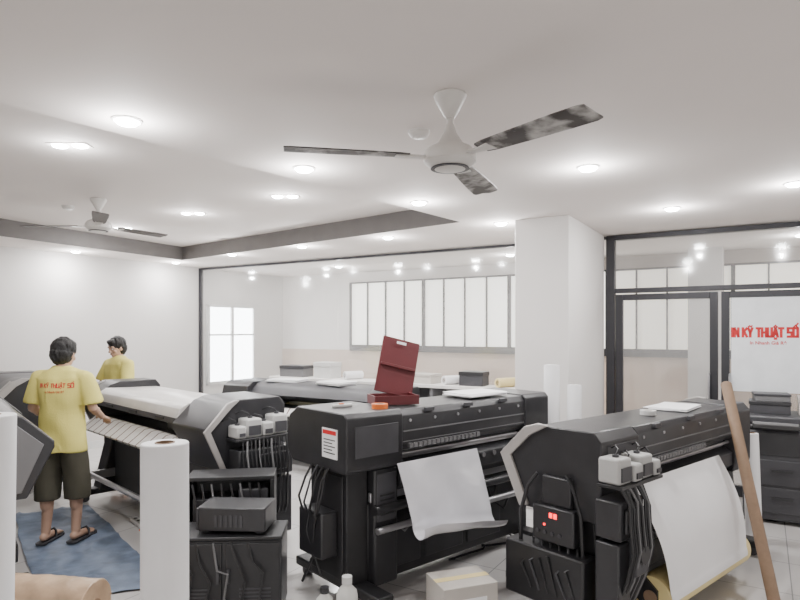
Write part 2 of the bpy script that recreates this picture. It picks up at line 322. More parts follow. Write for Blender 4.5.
# ------------------------------------------------------------------ printers
def printer(loc, yv, s, L, label, cover='black', cap_m='black', ink=None, panel=False, trim='silver', control=False, plate=False, boxy=False, zs=1, capl=.44, fill=True, flat=False, slim=False, group='wide-format printers'):
    rz = math.atan2(-yv[0], yv[1]); p = thing('wide_format_printer', label, 'printer', (loc[0], loc[1], 0), rz, group)
    N = lambda: MB(s, zs)
    prof = [(.29, .66), (.31, .74), (.31, 1.14), (.26, 1.20), (-.10, 1.20), (-.20, 1.165), (-.37, 1.0), (-.37, .96), (-.22, .66)]
    if boxy: prof = [(.29, .84), (.31, .87), (.31, 1.17), (.28, 1.20), (-.24, 1.20), (-.34, 1.14), (-.37, 1.02), (-.37, .91), (-.30, .84)]
    N().prism(prof, 0, capl).build('end_housing', M[cap_m], p, bevel=.008); N().prism(prof, L-.30, L).build('end_housing', M[cap_m], p, bevel=.008)
    tp = [(-.385, .985), (-.20, 1.18), (-.10, 1.215), (-.03, 1.205), (-.16, 1.13), (-.305, .98), (-.17, .68), (-.235, .66)]
    if flat: tp = [(-.385, .985), (-.20, 1.18), (-.14, 1.20), (-.10, 1.195), (-.17, 1.14), (-.33, .98), (-.20, .68), (-.235, .66)]
    if trim:
        N().prism(tp, -.022, .0).build('side_trim', M[trim], p, bevel=.005); N().prism(tp, L, L+.022).build('side_trim', M[trim], p, bevel=.005)
        if not flat: N().prism([(-.375, .955), (-.385, 1.0), (-.20, 1.185), (-.19, 1.165), (-.36, .99)], .0, .08).build('front_trim', M[trim], p, bevel=.003)
    if panel: N().prism([(.26, .70), (.28, 1.10), (.22, 1.16), (-.12, 1.16), (-.31, .985), (-.19, .70)], -.012, 0).build('side_panel', M['grey'], p, bevel=.004)
    cv = [(.27, .93), (.30, .97), (.30, 1.15), (.27, 1.19), (-.10, 1.195), (-.18, 1.17), (-.25, 1.11), (-.30, 1.03), (-.28, 1.02), (-.1, .93)]
    if flat: cv = [(.27, .93), (.30, .97), (.30, 1.10), (.27, 1.125), (-.24, 1.14), (-.31, 1.10), (-.335, 1.04), (-.335, .985), (-.30, .985), (-.1, .95)]
    N().prism(cv, capl, L-.30).build('top_cover', M[cover], p, bevel=.005)
    if flat:
        N().box(capl, L-.30, -.345, -.334, .985, 1.03).build('cover_edge', M['dgrey'], p)
        for k in range(3): x0 = capl+.2+.55*k; N().box(x0, x0+.16, -.352, -.345, 1.0, 1.02).build('cover_handle', M['black2'], p)
    else:   # seams, screws, hinges and a cable chain on the straight rear face
        N().box(capl+.01, L-.31, .299, .304, 1.05, 1.058).box(capl+.01, L-.31, .299, .304, .985, .99).build('cover_seam', M['grey'], p)
        for k in range(6):
            x0 = capl+.07+(L-.45-capl)*k/5; N().cyl((x0, .299, 1.12), (x0, .306, 1.12), .010, n=10).build('screw', M['steel'], p)
        for k in range(3):
            x0 = capl+.2+(L-.8-capl)*k/2; N().box(x0, x0+.08, .29, .312, 1.165, 1.192).build('hinge', M['dgrey'], p, bevel=.003)
        mb = N(); x0 = capl+.05
        while x0 < L-.85: mb.box(x0, x0+.030, .300, .322, .945, .975); x0 += .040
        mb.box(capl+.05, x0, .302, .314, .952, .968); mb.build('cable_chain', M['grey'], p)
    N().box(.06, capl-.04, .309, .314, .93, 1.12).build('access_panel', M['dgrey'], p, bevel=.003)
    N().prism([(.22, .86), (.22, .93), (-.02, .93), (-.02, .86)], capl, L-.30).build('guide_rail', M['steel'], p, bevel=.004)
    N().cyl((capl, .25, .90), (L-.30, .25, .90), .014, n=12).build('rail_rod', M['steel'], p)
    N().box(capl+.18, capl+.42, -.22, -.03, .885, .99).build('print_carriage', M['dgrey'], p, bevel=.01)
    N().prism([(.29, .72), (.29, .82), (.24, .855), (-.28, .86), (-.30, .82), (-.26, .72), (-.1, .64), (.2, .64)], capl, L-.30).build('platen', M['black'], p, bevel=.006)
    ap = [(-.29, .858), (-.31, .855), (-.375, .77), (-.365, .75), (-.29, .79)]
    if flat: ap = [(-.29, .878), (-.34, .87), (-.47, .77), (-.46, .75), (-.29, .80)]
    N().prism(ap, capl, L-.30).build('front_apron', M['rail'], p)
    for x in (.08, L-.30):
        if boxy: N().prism([(-.20, .11), (.20, .11), (.20, .84), (-.20, .84)], x, x+.16).box(x-.012, x, -.17, .17, .16, .80).build('leg', M['black2'], p, bevel=.012)
        elif slim: N().prism([(-.05, .11), (.20, .11), (.20, .66), (-.10, .66)], x, x+.12).build('leg', M['black2'], p, bevel=.012)
        else: N().prism([(-.30, .11), (.26, .11), (.22, .66), (-.17, .66)], x, x+.20).build('leg', M['black2'], p, bevel=.012)
        fy = -.26 if slim else -.46
        ft = N().box(x+.04, x+.16, fy, .46, .07, .13).build('foot', M['black2'], p, bevel=.01)
        for y in (fy+.06, .40): N().cyl((x+.08, y, .035), (x+.13, y, .035), .035, n=16).box(x+.095, x+.115, y-.02, y+.02, .05, .075).build('caster', M['dgrey'], ft)
    if fill:   # closed lower body with rollers and looms in front of it
        y1 = .20 if boxy else .16
        N().prism([(-.16, .10), (y1, .10), (y1, .60), (.10, .66), (-.10, .66), (-.16, .60)], .24, L-.26).build('lower_body', M['black2'], p, bevel=.01)
        for k in range(3):
            x0 = .32+(L-.75)*k/3; N().box(x0, x0+(L-.75)/3-.05, y1, y1+.008, .16, .40).build('lower_panel', M['black'], p, bevel=.004)
        N().box(.24, L-.30, y1+.005, y1+.03, .62, .68).build('gear_rail', M['steel'], p, bevel=.004)
        for k in range(9):
            x0 = capl+.08+(L-.5-capl)*k/9
            N().cyl((x0, .29, .80), (x0, .303, .80), .018, n=12).build('pinch_knob', M['grey'], p)
        N().cyl((.24, .30, .46), (L-.30, .30, .46), .022, n=14).build('guide_roller', M['steel'], p)
        N().cyl((.24, .27, .58), (L-.30, .27, .58), .03, n=14).build('guide_roller', M['black'], p)
        for k in range(8):
            x0 = .34+.2*k
            if x0+.35 > L-.3: break
            N().tube([(x0, y1+.01, .60), (x0+.04, y1+.04, .50-.03*(k % 3)), (x0+.16, y1+.06, .40-.05*(k % 2)), (x0+.28, y1+.04, .47), (x0+.33, y1+.01, .58)], .008, 6).build('cable', M['black2' if k % 3 else 'grey'], p)
    else:
        N().box(.24, L-.30, .06, .14, .36, .62).build('rear_beam', M['black2'], p, bevel=.008)
        N().box(.24, L-.30, -.20, -.10, .20, .32).build('cross_bar', M['black2'], p, bevel=.008)
    if boxy and plate:
        N().box(.25, .44, -.22, .26, .10, .83).build('control_cabinet', M['black'], p, bevel=.012)
        N().box(.265, .425, .26, .268, .50, .80).build('cabinet_door', M['dgrey'], p, bevel=.004)
        for k in range(5): N().box(.29, .40, .268, .273, .54+.03*k, .55+.03*k).build('vent_slot', M['black2'], p)
        N().tube([(-.005, .1, .84), (-.05, .12, .7), (-.06, .05, .5), (-.03, .0, .3), (-.06, -.08, .12)], .009, 6).tube([(-.005, .0, .84), (-.04, .02, .72), (-.05, -.05, .45), (-.03, .08, .2)], .008, 6).build('cable', M['black2'], p)
        N().box(-.05, .07, -.14, .12, .30, .58).build('junction_box', M['black'], p, bevel=.01)
        for k in range(4): N().tube([(-.045, -.1+.06*k, .56), (-.08, -.09+.06*k, .66-.03*k), (-.05, -.06+.06*k, .78), (-.005, -.05+.06*k, .86)], .007, 6).build('cable', M['dgrey' if k == 1 else 'black2'], p)
    if not slim: N().cyl((.28, -.40, .30), (L-.30, -.40, .30), .025, n=16).box(.26, .30, -.43, -.1, .24, .32).box(L-.32, L-.28, -.43, -.1, .24, .32).build('take_up_bar', M['steel'], p)
    if ink:
        back = ink == 'back'; sh = -.07 if back else 0
        def B(mb, a0, a1, o0, o1, z0, z1):
            if back: mb.box(a0+sh, a1+sh, .31+o0, .31+o1, z0, z1)
            else: mb.box(-o1, -o0, .28-a1, .28-a0, z0, z1)
            return mb
        def Pt(a, o, z): return (a+sh, .31+o, z) if back else (-o, .28-a, z)
        q_ = .55 if back else 1      # lower boxes stay clear of the media on the rear side
        B(N(), .02, .48, 0, .15, .905, .925).build('ink_shelf', M['black2'], p, bevel=.004)
        B(B(N(), .0, .46*q_, 0, .15, .62, .84), .06*q_, .30*q_, .15, .17, .66, .80).build('electronics_box', M['black'], p, bevel=.01)
        B(N(), .20*q_, .46*q_, 0, .18, .40, .62).build('pump_box', M['dgrey'], p, bevel=.012)
        B(N(), .0, .20*q_+.02, 0, .14, .16, .60).build('power_supply', M['black'], p, bevel=.01)
        if not back:
            N().box(-.01, .60, -.20, .28, .09, .66).build('lower_cabinet', M['black'], p, bevel=.012)
            B(N(), .22, .50, 0, .10, .10, .40).build('filter_unit', M['black2'], p, bevel=.012)
        N().cyl(Pt(.34*q_, .175, .52), Pt(.34*q_, .195, .52), .05, n=20).build('fan_grille', M['black2'], p)
        for k, (a, w_, z1, o1) in enumerate(((.03, .13, 1.075, .13), (.165, .09, 1.03, .145), (.26, .13, 1.065, .135), (.395, .075, 1.02, .145))):
            t = B(N(), a, a+w_, .0, o1, .926, z1).build('ink_tank', M['inkw'], p, bevel=.014)
            B(N(), a+.015, a+w_-.015, o1, o1+.008, .945, z1-.05).build('level_window', M['dgrey'], t)
            N().cyl(Pt(a+w_/2, .07, z1-.004), Pt(a+w_/2, .07, z1+.014), .018, n=14).build('cap', M['dgrey'], t)
            N().tube([Pt(a+w_/2, .07, z1+.01), Pt(a+w_/2+.02, .075, z1+.04), Pt(a+w_/2+.05, .04, z1+.055), Pt(a+w_/2+.08, .0, z1+.03)], .005, 6).build('ink_tube', M['black2'], t)
        for k in range(12):
            a = (.05+.034*k)*(.6 if back else 1)
            q = [Pt(a, .14, .91), Pt(a+.02, .175, .83-.015*(k % 4)), Pt(a+.01, .185, .72-.02*(k % 3)), Pt(a+.03, .19, .55), Pt(a+.01, .16, .38), Pt(a+.02, .08, .18)]
            N().tube(q, .005 if k % 2 else .008, 6).build('cable', M['black2' if k not in (4, 7, 10) else 'grey'], p)
    if control:
        cb = N().box(-.07, 0, -.10, .18, .50, .72).box(-.035, 0, -.06, .14, .72, .9).build('control_box', M['black'], p, bevel=.01)
        for k in range(2): N().box(-.074, -.07, .02+k*.03, .04+k*.03, .655, .685).build('display_digit', M['led'], cb)
        N().box(-.074, -.07, -.02, -.008, .60, .612).build('indicator_light', M['led'], cb)
        for k in range(4): N().cyl((-.07, -.06+k*.05, .56), (-.078, -.06+k*.05, .56), .012, n=12).build('button', M['dgrey'], cb)
        N().box(-.10, .04, -.28, .26, .12, .46).build('power_box', M['black2'], p, bevel=.012)
        for k in range(6):
            y = -.12+.06*k
            N().tube([(-.03, y, .5), (-.06, y+.02, .42), (-.11, y-.03, .34+.03*(k % 4)), (-.10, y+.03, .20)], .007, 6).build('cable', M['black2' if k not in (1, 4) else 'dgrey'], cb)
        N().tube([(-.02, -.1, .9), (-.06, -.14, .82), (-.07, -.18, .66), (-.05, -.2, .46)], .012, 8).tube([(-.02, .1, .92), (-.06, .17, .86), (-.06, .22, .70), (-.04, .22, .46)], .010, 8).build('conduit', M['black2'], cb)
    if plate:
        pl = N().box(-.006, 0, .06, .22, .92, 1.10).build('warning_label', M['paper'], p)
        N().box(-.008, -.006, .07, .21, 1.065, 1.09).build('red_band', M['redtxt'], pl)
        for k in range(5): N().box(-.008, -.006, .08, .20-.03*(k % 2), .95+.02*k, .956+.02*k).build('text_line', M['dgrey'], pl)
    return p
a12 = (.755, .656); y12 = (.656, -.755)
P1 = ((.903, 3.53), y12); P2 = ((-.517, 3.757), y12)
pr1 = printer(*P1, -1, 2.2, 'black printer nearest the camera at right with white web, red lit control box', cover='black', ink='back', control=True, zs=.94, capl=.42)
printer(*P2, -1, 2.0, 'long black printer in the middle carrying the maroon box, pasted white label on its end', trim=None, plate=True, boxy=True)
P3 = ((-1.13, 4.53), (.705, .709))
printer(*P3, -1, 2.6, 'printer with silver top cover and pale marked apron in front of the standing man', cover='silver2', ink='end', capl=.52, zs=.985, flat=True)
printer((-2.47, 3.56), (-.78, -.62), 1, 1.9, 'printer at the left edge with grey angular side panel facing the camera', panel=True, trim=None, slim=True, fill=False)
printer((-3.75, 6.15), (.74, .67), -1, 1.5, 'dark printer against the left wall, behind the man in yellow', cover='dgrey', fill=False)
P6 = ((-2.15, 8.2), (.518, .855))
printer(*P6, 1, 2.6, 'dark printer standing farthest back along the glass partition', cover='dgrey', trim=None, boxy=True, zs=.86, fill=False)

def onprinter(P, x, y, z, sx=-1): # printer-local (x measured from the near end) to world
    rz = math.atan2(-P[1][0], P[1][1]); m = Matrix.Rotation(rz, 3, 'Z')
    return Vector((P[0][0], P[0][1], 0)) + m @ Vector((x*sx, y, z)), rz
# media loaded on the rear of the right-hand printer: parts of that printer
RZ = .21
mr = MB(-1).cyl((.27, .46, RZ), (1.45, .46, RZ), .11, n=36).build('media_roll', M['cream'], pr1)
MB(-1).cyl((.25, .46, RZ), (1.49, .46, RZ), .038, n=20).build('core', M['tube'], mr)
for x in (.262, 1.47): MB(-1).prism([(.20, .40), (.28, .44), (.50, RZ+.04), (.50, RZ-.04), (.42, RZ-.06), (.20, .32)], x-.008, x+.008).build('roll_bracket', M['black2'], pr1)
def web(u, v):
    x = .28+u*1.10
    if v < .2: a = -.1+(v/.2)*.5; return (x, .46+.113*math.cos(a), RZ+.113*math.sin(a))
    k = (v-.2)/.8; a = .4; y0 = .46+.113*math.cos(a); z0 = RZ+.113*math.sin(a)
    return (x+.14*k*u, y0+(.335-y0)*k+.05*math.sin(k*3.14), z0+(.81-z0)*k)
MB(-1).grid(web, 8, 40).build('paper_web', M['paper'], pr1, closed=False)
# glossy sheet over the middle printer
o0, rz = onprinter(P2, 0, 0, 0)
def sheet(u, v):
    x = .36+u*.74+.03*math.sin(v*3); w = .022*math.sin(u*6+v*2.5)+.012*math.sin(u*13-v*5)
    if v < .70: k = v/.70; return (x, .345+.09*k+w*k, .87-.36*k-.05*u*k)
    k = (v-.70)/.30; a = k*(3.3-.5*u); r = .065+.015*u; return (x, .435+w+r*(1-math.cos(a)), .51-.05*u-r*math.sin(a)*1.1)
hs = MB(-1).grid(sheet, 30, 60).build('hanging_sheet', M['film'], None, closed=False); hs.location = o0; hs.rotation_euler = (0, 0, rz)
tag(hs, 'glossy white sheet hanging with curled end from the middle printer', 'paper sheet')
# maroon open box on the middle printer
p, rz = onprinter(P2, .60, .06, 1.2)
bx = thing('presentation_box', 'open maroon box with raised lid standing on the middle printer', 'box', p, R(18))
MB().box(-.18, .13, -.10, .10, .0, .008).box(-.18, .13, -.10, -.092, .008, .06).box(-.18, .13, .092, .10, .008, .06).box(-.18, -.172, -.092, .092, .008, .06).box(.122, .13, -.092, .092, .008, .06).build('tray', M['red'], bx)
MB().obox((.05, .135, .24), (.28, .012, .40), (R(-12), R(14), 0)).obox((.05, .118, .24), (.26, .02, .02), (R(-12), R(14), 0)).build('lid', M['red'], bx, bevel=.003)
MB().obox((.085, .142, .405), (.07, .004, .018), (R(-12), R(14), 0)).build('label', M['paper'], bx)
def tape(p, m, lb):
    tr = thing('tape_roll', lb, 'tape', p); MB().lathe([(.03, 0), (.052, 0), (.052, .03), (.03, .03), (.03, .0)]).build('tape', M[m], tr); MB().lathe([(.026, 0), (.03, 0), (.03, .03), (.026, .03), (.026, 0)]).build('core', M['carton'], tr)
p, rz = onprinter(P2, .34, .20, 1.2); tape(p, 'orange', 'orange tape roll lying beside the maroon box')
p, rz = onprinter(P1, .95, .10, 1.125); tape(p, 'whitep', 'white tape roll lying on top of the right-hand printer')
def papers(P, x, y, z, sx, n_, size, lb, ang=0):
    p, rz = onprinter(P, x, y, z, sx); mb = MB()
    for k in range(n_): mb.obox((random.uniform(-.02, .02), random.uniform(-.02, .02), .003+.005*k), (size[0], size[1], .0052), (0, 0, random.uniform(-.1, .1)))
    o = mb.build('paper_stack', M['paper']); o.location = p; o.rotation_euler = (0, 0, rz+ang); tag(o, lb, 'paper')
papers(P2, 1.38, .08, 1.202, -1, 5, (.42, .28), 'stack of loose white sheets on the middle printer beside the pillar')
papers(P1, 1.45, .05, 1.126, -1, 3, (.40, .26), 'few loose white sheets on top of the right-hand printer', .1)
papers(P6, .75, .05, 1.030, 1, 6, (.45, .30), 'loose white sheets at the left of the farthest printer', .15)
papers(P6, 1.6, .0, 1.030, 1, 8, (.40, .30), 'loose white sheets in the middle of the farthest printer', -.1)
p, rz = onprinter(P2, .20, 0, 1.2)
k_ = thing('utility_knife', 'white and orange cutter lying near the end of the middle printer', 'cutter', p, R(30))
MB().box(-.08, .06, -.012, .012, 0, .02).build('handle', M['whitep'], k_, bevel=.005); MB().box(-.03, .0, -.008, .008, .02, .027).build('slider', M['orange'], k_); MB().box(.06, .11, -.007, .007, .009, .011).build('blade', M['steel'], k_)

# ------------------------------------------------------------------ rolls, tubes and floor clutter
def roll(p0, p1, r, m, label, name='paper_roll', cat='paper roll', group=None, core=.038, crumple=0):
    t = thing(name, label, cat, p0, 0, group); v = Vector(p1)-Vector(p0); d = v.normalized()
    q = Vector((0, 0, 1)).rotation_difference(d); t.rotation_mode = 'QUATERNION'; t.rotation_quaternion = q; L = v.length
    nz = 30 if crumple else 1
    o = MB().lathe([(core, 0), (r-.004, 0)] + [(r, .004+(L-.008)*i/nz) for i in range(nz+1)] + [(r-.004, L), (core, L), (core, L*.75), (core, 0)], n=40).build('wound_sheet', m, t)
    if crumple:
        for w in o.data.vertices:
            rr = math.hypot(w.co.x, w.co.y)
            if rr > core*1.2: k = 1-crumple*abs(noise.noise(w.co*9+Vector((r*99, p0[1]*7, 0)))+.6*noise.noise(w.co*23)); w.co.x *= k; w.co.y *= k
    MB().lathe([(core-.006, 0), (core, 0), (core, L+.003), (core-.006, L+.003), (core-.006, 0)], n=24).build('core', M['tube'], t)
    return t
roll((-.92, 2.35, 0), (-.925, 2.36, 1.257), .09, M['paper'], 'tall thick white roll standing in the left foreground')
roll((-1.605, 2.32, 0), (-1.60, 2.34, 1.37), .09, M['paper'], 'white roll standing cut by the left edge of the photo')
roll((1.22, 4.86, 0), (1.29, 5.10, 1.40), .066, M['paper'], 'taller white roll leaning toward the pillar, left of a pair', group='paper rolls at the pillar')
roll((1.385, 4.80, 0), (1.46, 5.02, 1.24), .058, M['paper'], 'shorter white roll leaning toward the pillar, right of a pair', group='paper rolls at the pillar')
roll((2.87, 4.86, 0), (2.86, 4.90, .86), .06, M['paper'], 'white roll standing between the leaning brown tube and the copier')
roll((2.235, 3.55, 0), (2.38, 4.38, 1.31), .036, M['tube'], 'brown cardboard tube leaning against the right-hand printer', 'cardboard_tube', 'tube', core=.03)
for k, (y, z, lb) in enumerate(((2.84, .13, 'front lower crumpled kraft-wrapped roll on the floor at lower left'), (3.115, .13, 'rear lower crumpled kraft-wrapped roll on the floor at lower left'), (2.978, .355, 'topmost crumpled kraft-wrapped roll of the pile at lower left'))):
    roll((-2.55, y+.10, z), (-1.36-.06*k, y-.06, z), .13, M['kraft'], lb, 'wrapped_roll', 'paper roll', 'kraft wrapped rolls', crumple=.12)
# blue tarp
q = [Vector((-3.55, 5.5, 0)), Vector((-3.0, 5.78, 0)), Vector((-1.52, 3.98, 0)), Vector((-2.24, 3.72, 0))]
def tarp(u, v):
    p = (q[0]*(1-u)+q[1]*u)*(1-v)+(q[3]*(1-u)+q[2]*u)*v
    n1 = noise.noise(Vector((p.x*3, p.y*3, 0))); p = p+Vector((.025*noise.noise(Vector((p.y*4, 0, 1))), .02*noise.noise(Vector((p.x*4, 3, 1))), 0))
    rid = 1-abs(noise.noise(Vector((p.x*2.6+9, p.y*2.2, 4)))*2.6); edge = min(1, abs(p.x+2.7)*2.2+abs(p.y-4.85)*1.6)
    return (p.x, p.y, .006+.012*abs(n1)+.010*abs(noise.noise(p*7))+.018*max(0, rid)**3*edge)
tag(MB().grid(tarp, 60, 100).build('floor_tarp', M['blue'], closed=False), 'crumpled blue tarp spread on the floor under the man', 'tarp')
# computers, cabinets, bottles, carton, power strip, cables
def crate(loc, rz, sx, sy, hh, m, lm, lb, group=None):
    bb = thing('storage_box', lb, 'box', loc, rz, group); MB().box(-sx/2, sx/2, -sy/2, sy/2, 0, hh*.72).build('base', M[m], bb, bevel=.004); MB().box(-sx/2-.006, sx/2+.006, -sy/2-.006, sy/2+.006, hh*.72, hh).build('lid', M[lm], bb, bevel=.004)
cab = thing('supply_cabinet', 'low wide black equipment cabinet with two vented doors in front of the rack', 'cabinet', (-1.03, 3.62, 0), R(4))
MB().box(-.33, .33, -.15, .15, .03, .48).build('body', M['black'], cab, bevel=.01); MB().box(-.335, .335, -.155, .155, .48, .50).build('top', M['black2'], cab, bevel=.006)
for s in (-1, 1):
    d = MB().box(s*.165-.155, s*.165+.155, -.162, -.15, .05, .465).build('door', M['black2'], cab, bevel=.004); MB().box(s*.03-.008, s*.03+.008, -.178, -.162, .24, .32).build('handle', M['dgrey'], d)
    for k in range(6): MB().box(s*.18-.09, s*.18+.09, -.165, -.162, .09+.022*k, .10+.022*k).build('vent_slot', M['dgrey'], d)
    MB().box(s*.28-.03, s*.28+.03, -.12, .12, 0, .03).build('foot', M['black2'], cab)
for k in range(5):
    x = -.26+.10*k; MB().tube([(x, -.155, .47), (x+.03, -.185, .40-.04*(k % 3)), (x+.09, -.19, .30-.05*(k % 2)), (x+.07, -.19, .16), (x+.12, -.17, .05)], .007, 6).build('cable', M['black2' if k != 2 else 'grey'], cab)
pc = thing('computer_tower', 'black computer tower lying flat on the low black cabinet', 'computer', (-.98, 3.63, .506), R(-3))
MB().box(-.2, .2, -.12, .12, .012, .15).build('case', M['black'], pc, bevel=.008); MB().box(-.212, -.2, -.115, .115, .017, .145).build('front_panel', M['dgrey'], pc, bevel=.003)
for k in range(6): MB().box(-.1+.03*k, -.085+.03*k, -.124, -.12, .04, .11).build('vent_slot', M['dgrey'], pc)
for x in (-.16, .16): MB().box(x-.02, x+.02, -.10, .10, 0, .012).build('foot', M['black2'], pc)
eq = thing('equipment_rack', 'black open equipment rack with electronics and cables before the silver printer’s end', 'rack', (-1.12, 4.02, 0), R(8))
MB().box(-.28, .28, -.12, .12, .72, .745).box(-.28, .28, -.12, .12, .40, .42).box(-.28, .28, -.12, .12, .06, .08).box(-.28, -.255, -.12, .12, .08, .72).box(.255, .28, -.12, .12, .08, .72).box(-.255, .255, .1, .12, .08, .72).build('rack_frame', M['black2'], eq, bevel=.004)
MB().box(-.24, .02, -.11, .08, .42, .60).build('electronics_unit', M['black'], eq, bevel=.008); MB().box(.05, .24, -.11, .08, .42, .66).build('electronics_unit', M['dgrey'], eq, bevel=.008); MB().box(-.23, .22, -.11, .08, .08, .30).build('electronics_unit', M['black'], eq, bevel=.008)
for k in range(3): MB().cyl((-.18+.08*k, -.11, .55), (-.18+.08*k, -.118, .55), .018, n=14).build('dial', M['grey'], eq)
for k in range(8):
    x = -.24+.06*k; MB().tube([(x, -.115, .70), (x+.03, -.15, .58-.03*(k % 4)), (x+.08, -.14, .42), (x+.05, -.15, .28), (x+.1, -.13, .12)], .007, 6).build('cable', M['black2' if k % 3 != 2 else 'grey'], eq)
for x in (-.25, .25): MB().cyl((x-.015, 0, .03), (x+.015, 0, .03), .03, n=14).box(x-.02, x+.02, -.03, .03, .045, .06).build('caster', M['dgrey'], eq)
def bottle(loc, label, h, r, m, capm):
    b = thing('plastic_bottle', label, 'bottle', loc, 0, 'bottles on the floor')
    MB().lathe([(r*.9, 0), (r, .008), (r, h*.66), (r*.9, h*.76), (r*.45, h*.85), (r*.4, h*.92), (.001, h*.92)]).build('body', m, b)
    MB().lathe([(r*.48, h*.88), (r*.48, h), (.001, h)]).build('cap', capm, b)
bottle((-.295, 3.34, 0), 'larger white plastic bottle on the floor below the middle printer', .33, .06, M['jug'], M['whitep'])
bottle((-.42, 3.34, 0), 'smaller white bottle with dark cap on the floor', .27, .05, M['jug'], M['black'])
cb = thing('carton', 'pale cardboard carton on the floor between the two nearest printers', 'carton', (.36, 3.52, 0), R(20))
MB().box(-.17, .17, -.13, .13, 0, .25).build('box', M['carton'], cb, bevel=.004); MB().box(-.17, .17, -.025, .025, .25, .2515).build('tape', M['cream'], cb); MB().box(-.1, .1, -.1315, -.13, .08, .18).build('label', M['paper'], cb)
ps = thing('power_strip', 'white power strip on the floor below the silver printer', 'power strip', (-2.25, 5.2, .005), R(-48))
MB().box(-.18, .18, -.03, .03, 0, .035).build('body', M['whitep'], ps, bevel=.006)
for k in range(4): MB().cyl((-.12+k*.08, 0, .035), (-.12+k*.08, 0, .038), .018, n=12).build('socket', M['dgrey'], ps)
for k, (m, lb) in enumerate((('whitep', 'white cable looping from the power strip across the floor'), ('black2', 'black cable snaking on the floor under the silver printer'), ('orange', 'thin orange cable on the floor by the power strip'))):
    pts = [(-2.1+.02*k, 5.07, .03)]
    for i in range(1, 24): pts.append((-2.1+.035*i+.10*math.sin(i*.9+k*2), 5.07-.035*i+.11*math.cos(i*.8+k*1.7), .022+.008*k))
    tag(MB().tube(pts, .008, 6).build('floor_cable', M[m]), lb, 'cable')
pts = [(.30+.06*i*.755+.07*math.sin(i*1.1+1), 4.35+.04*i+.06*math.cos(i*.9), .012+.004*(i % 3)) for i in range(15)]
tag(MB().tube(pts, .008, 6).build('floor_cable', M['black2']), 'black cable curling on the floor between the middle and right-hand printers', 'cable')
# copier by the door
c = thing('office_copier', 'dark grey office copier by the glass door behind the leaning tube', 'copier', room(8.38, -.52, 0), YAW)
MB().box(-.3, .3, -.3, .3, .03, .82).build('body', M['dgrey'], c, bevel=.02); MB().box(-.28, .28, -.26, .28, .86, .94).build('scanner_lid', M['dgrey'], c, bevel=.02); MB().box(-.3, .3, -.3, .3, .82, .86).build('scanner_bed', M['black'], c, bevel=.01)
MB().obox((-.05, -.36, .87), (.34, .14, .03), (R(-20), 0, 0)).build('control_panel', M['grey'], c, bevel=.008)
MB().box(-.28, .28, -.308, -.3, .60, .80).build('output_tray', M['black'], c, bevel=.004)
for k in range(2): dr = MB().box(-.28, .28, -.312, -.3, .1+k*.24, .32+k*.24).build('paper_drawer', M['dgrey'], c, bevel=.005); MB().box(-.08, .08, -.325, -.312, .22+k*.24, .24+k*.24).build('drawer_handle', M['black'], dr)
for k in range(4): MB().cyl((-.26+.52*(k % 2), -.26+.52*(k//2), 0), (-.26+.52*(k % 2), -.26+.52*(k//2), .03), .03, n=14).build('foot', M['black2'], c)
crate(room(8.29, -.50, .94), YAW, .32, .26, .11, 'dgrey', 'black', 'dark storage box on the copier, lowest of its stack'); crate(room(8.30, -.50, 1.05), YAW+R(6), .28, .22, .07, 'grey', 'dgrey', 'grey storage box on the copier, topmost of its stack')
crate(room(8.57, -.48, .94), YAW, .12, .22, .16, 'carton', 'carton', 'narrow pale box on the copier beside the stacked boxes')
# counter along the glass with clutter
tb = thing('counter', 'long pale counter along the glass partition behind the middle printer', 'counter', room(4.1, -.34, 0), YAW)
MB().box(-2.0, 1.95, -.2, .2, .99, 1.03).build('worktop', M['wall'], tb, bevel=.005)
for x in (-1.98, -.66, .64, 1.9): MB().box(x, x+.04, -.18, .18, 0, .99).build('side_panel', M['grey'], tb)
MB().box(-1.94, 1.9, .15, .17, .05, .99).build('back_panel', M['grey'], tb)
G = 'clutter on the counter along the glass'
crate(room(2.45, -.34, 1.03), YAW+.1, .40, .26, .16, 'grey', 'dgrey', 'grey lidded box at the left end of the counter', G); crate(room(3.0, -.32, 1.03), YAW, .30, .24, .22, 'whitep', 'whitep', 'white lidded box on the counter, left of the maroon box', G)
crate(room(4.55, -.32, 1.03), YAW-.1, .36, .24, .12, 'carton', 'carton', 'pale flat box on the counter right of the maroon box', G); crate(room(5.25, -.34, 1.03), YAW+.05, .30, .22, .17, 'dgrey', 'black', 'dark lidded box on the counter nearest the pillar', G)
for k, (u, lb, m) in enumerate(((3.4, 'short white roll lying on the counter by the white lidded box', 'paper'), (4.9, 'short white roll lying on the counter between the pale and dark boxes', 'paper'), (5.6, 'short cream roll lying on the counter next to the pillar', 'cream'))):
    pa = room(u, -.46, 1.085); pb = room(u+.12, -.22, 1.085); roll(pa, pb, .055, M[m], lb, group=G, core=.03)
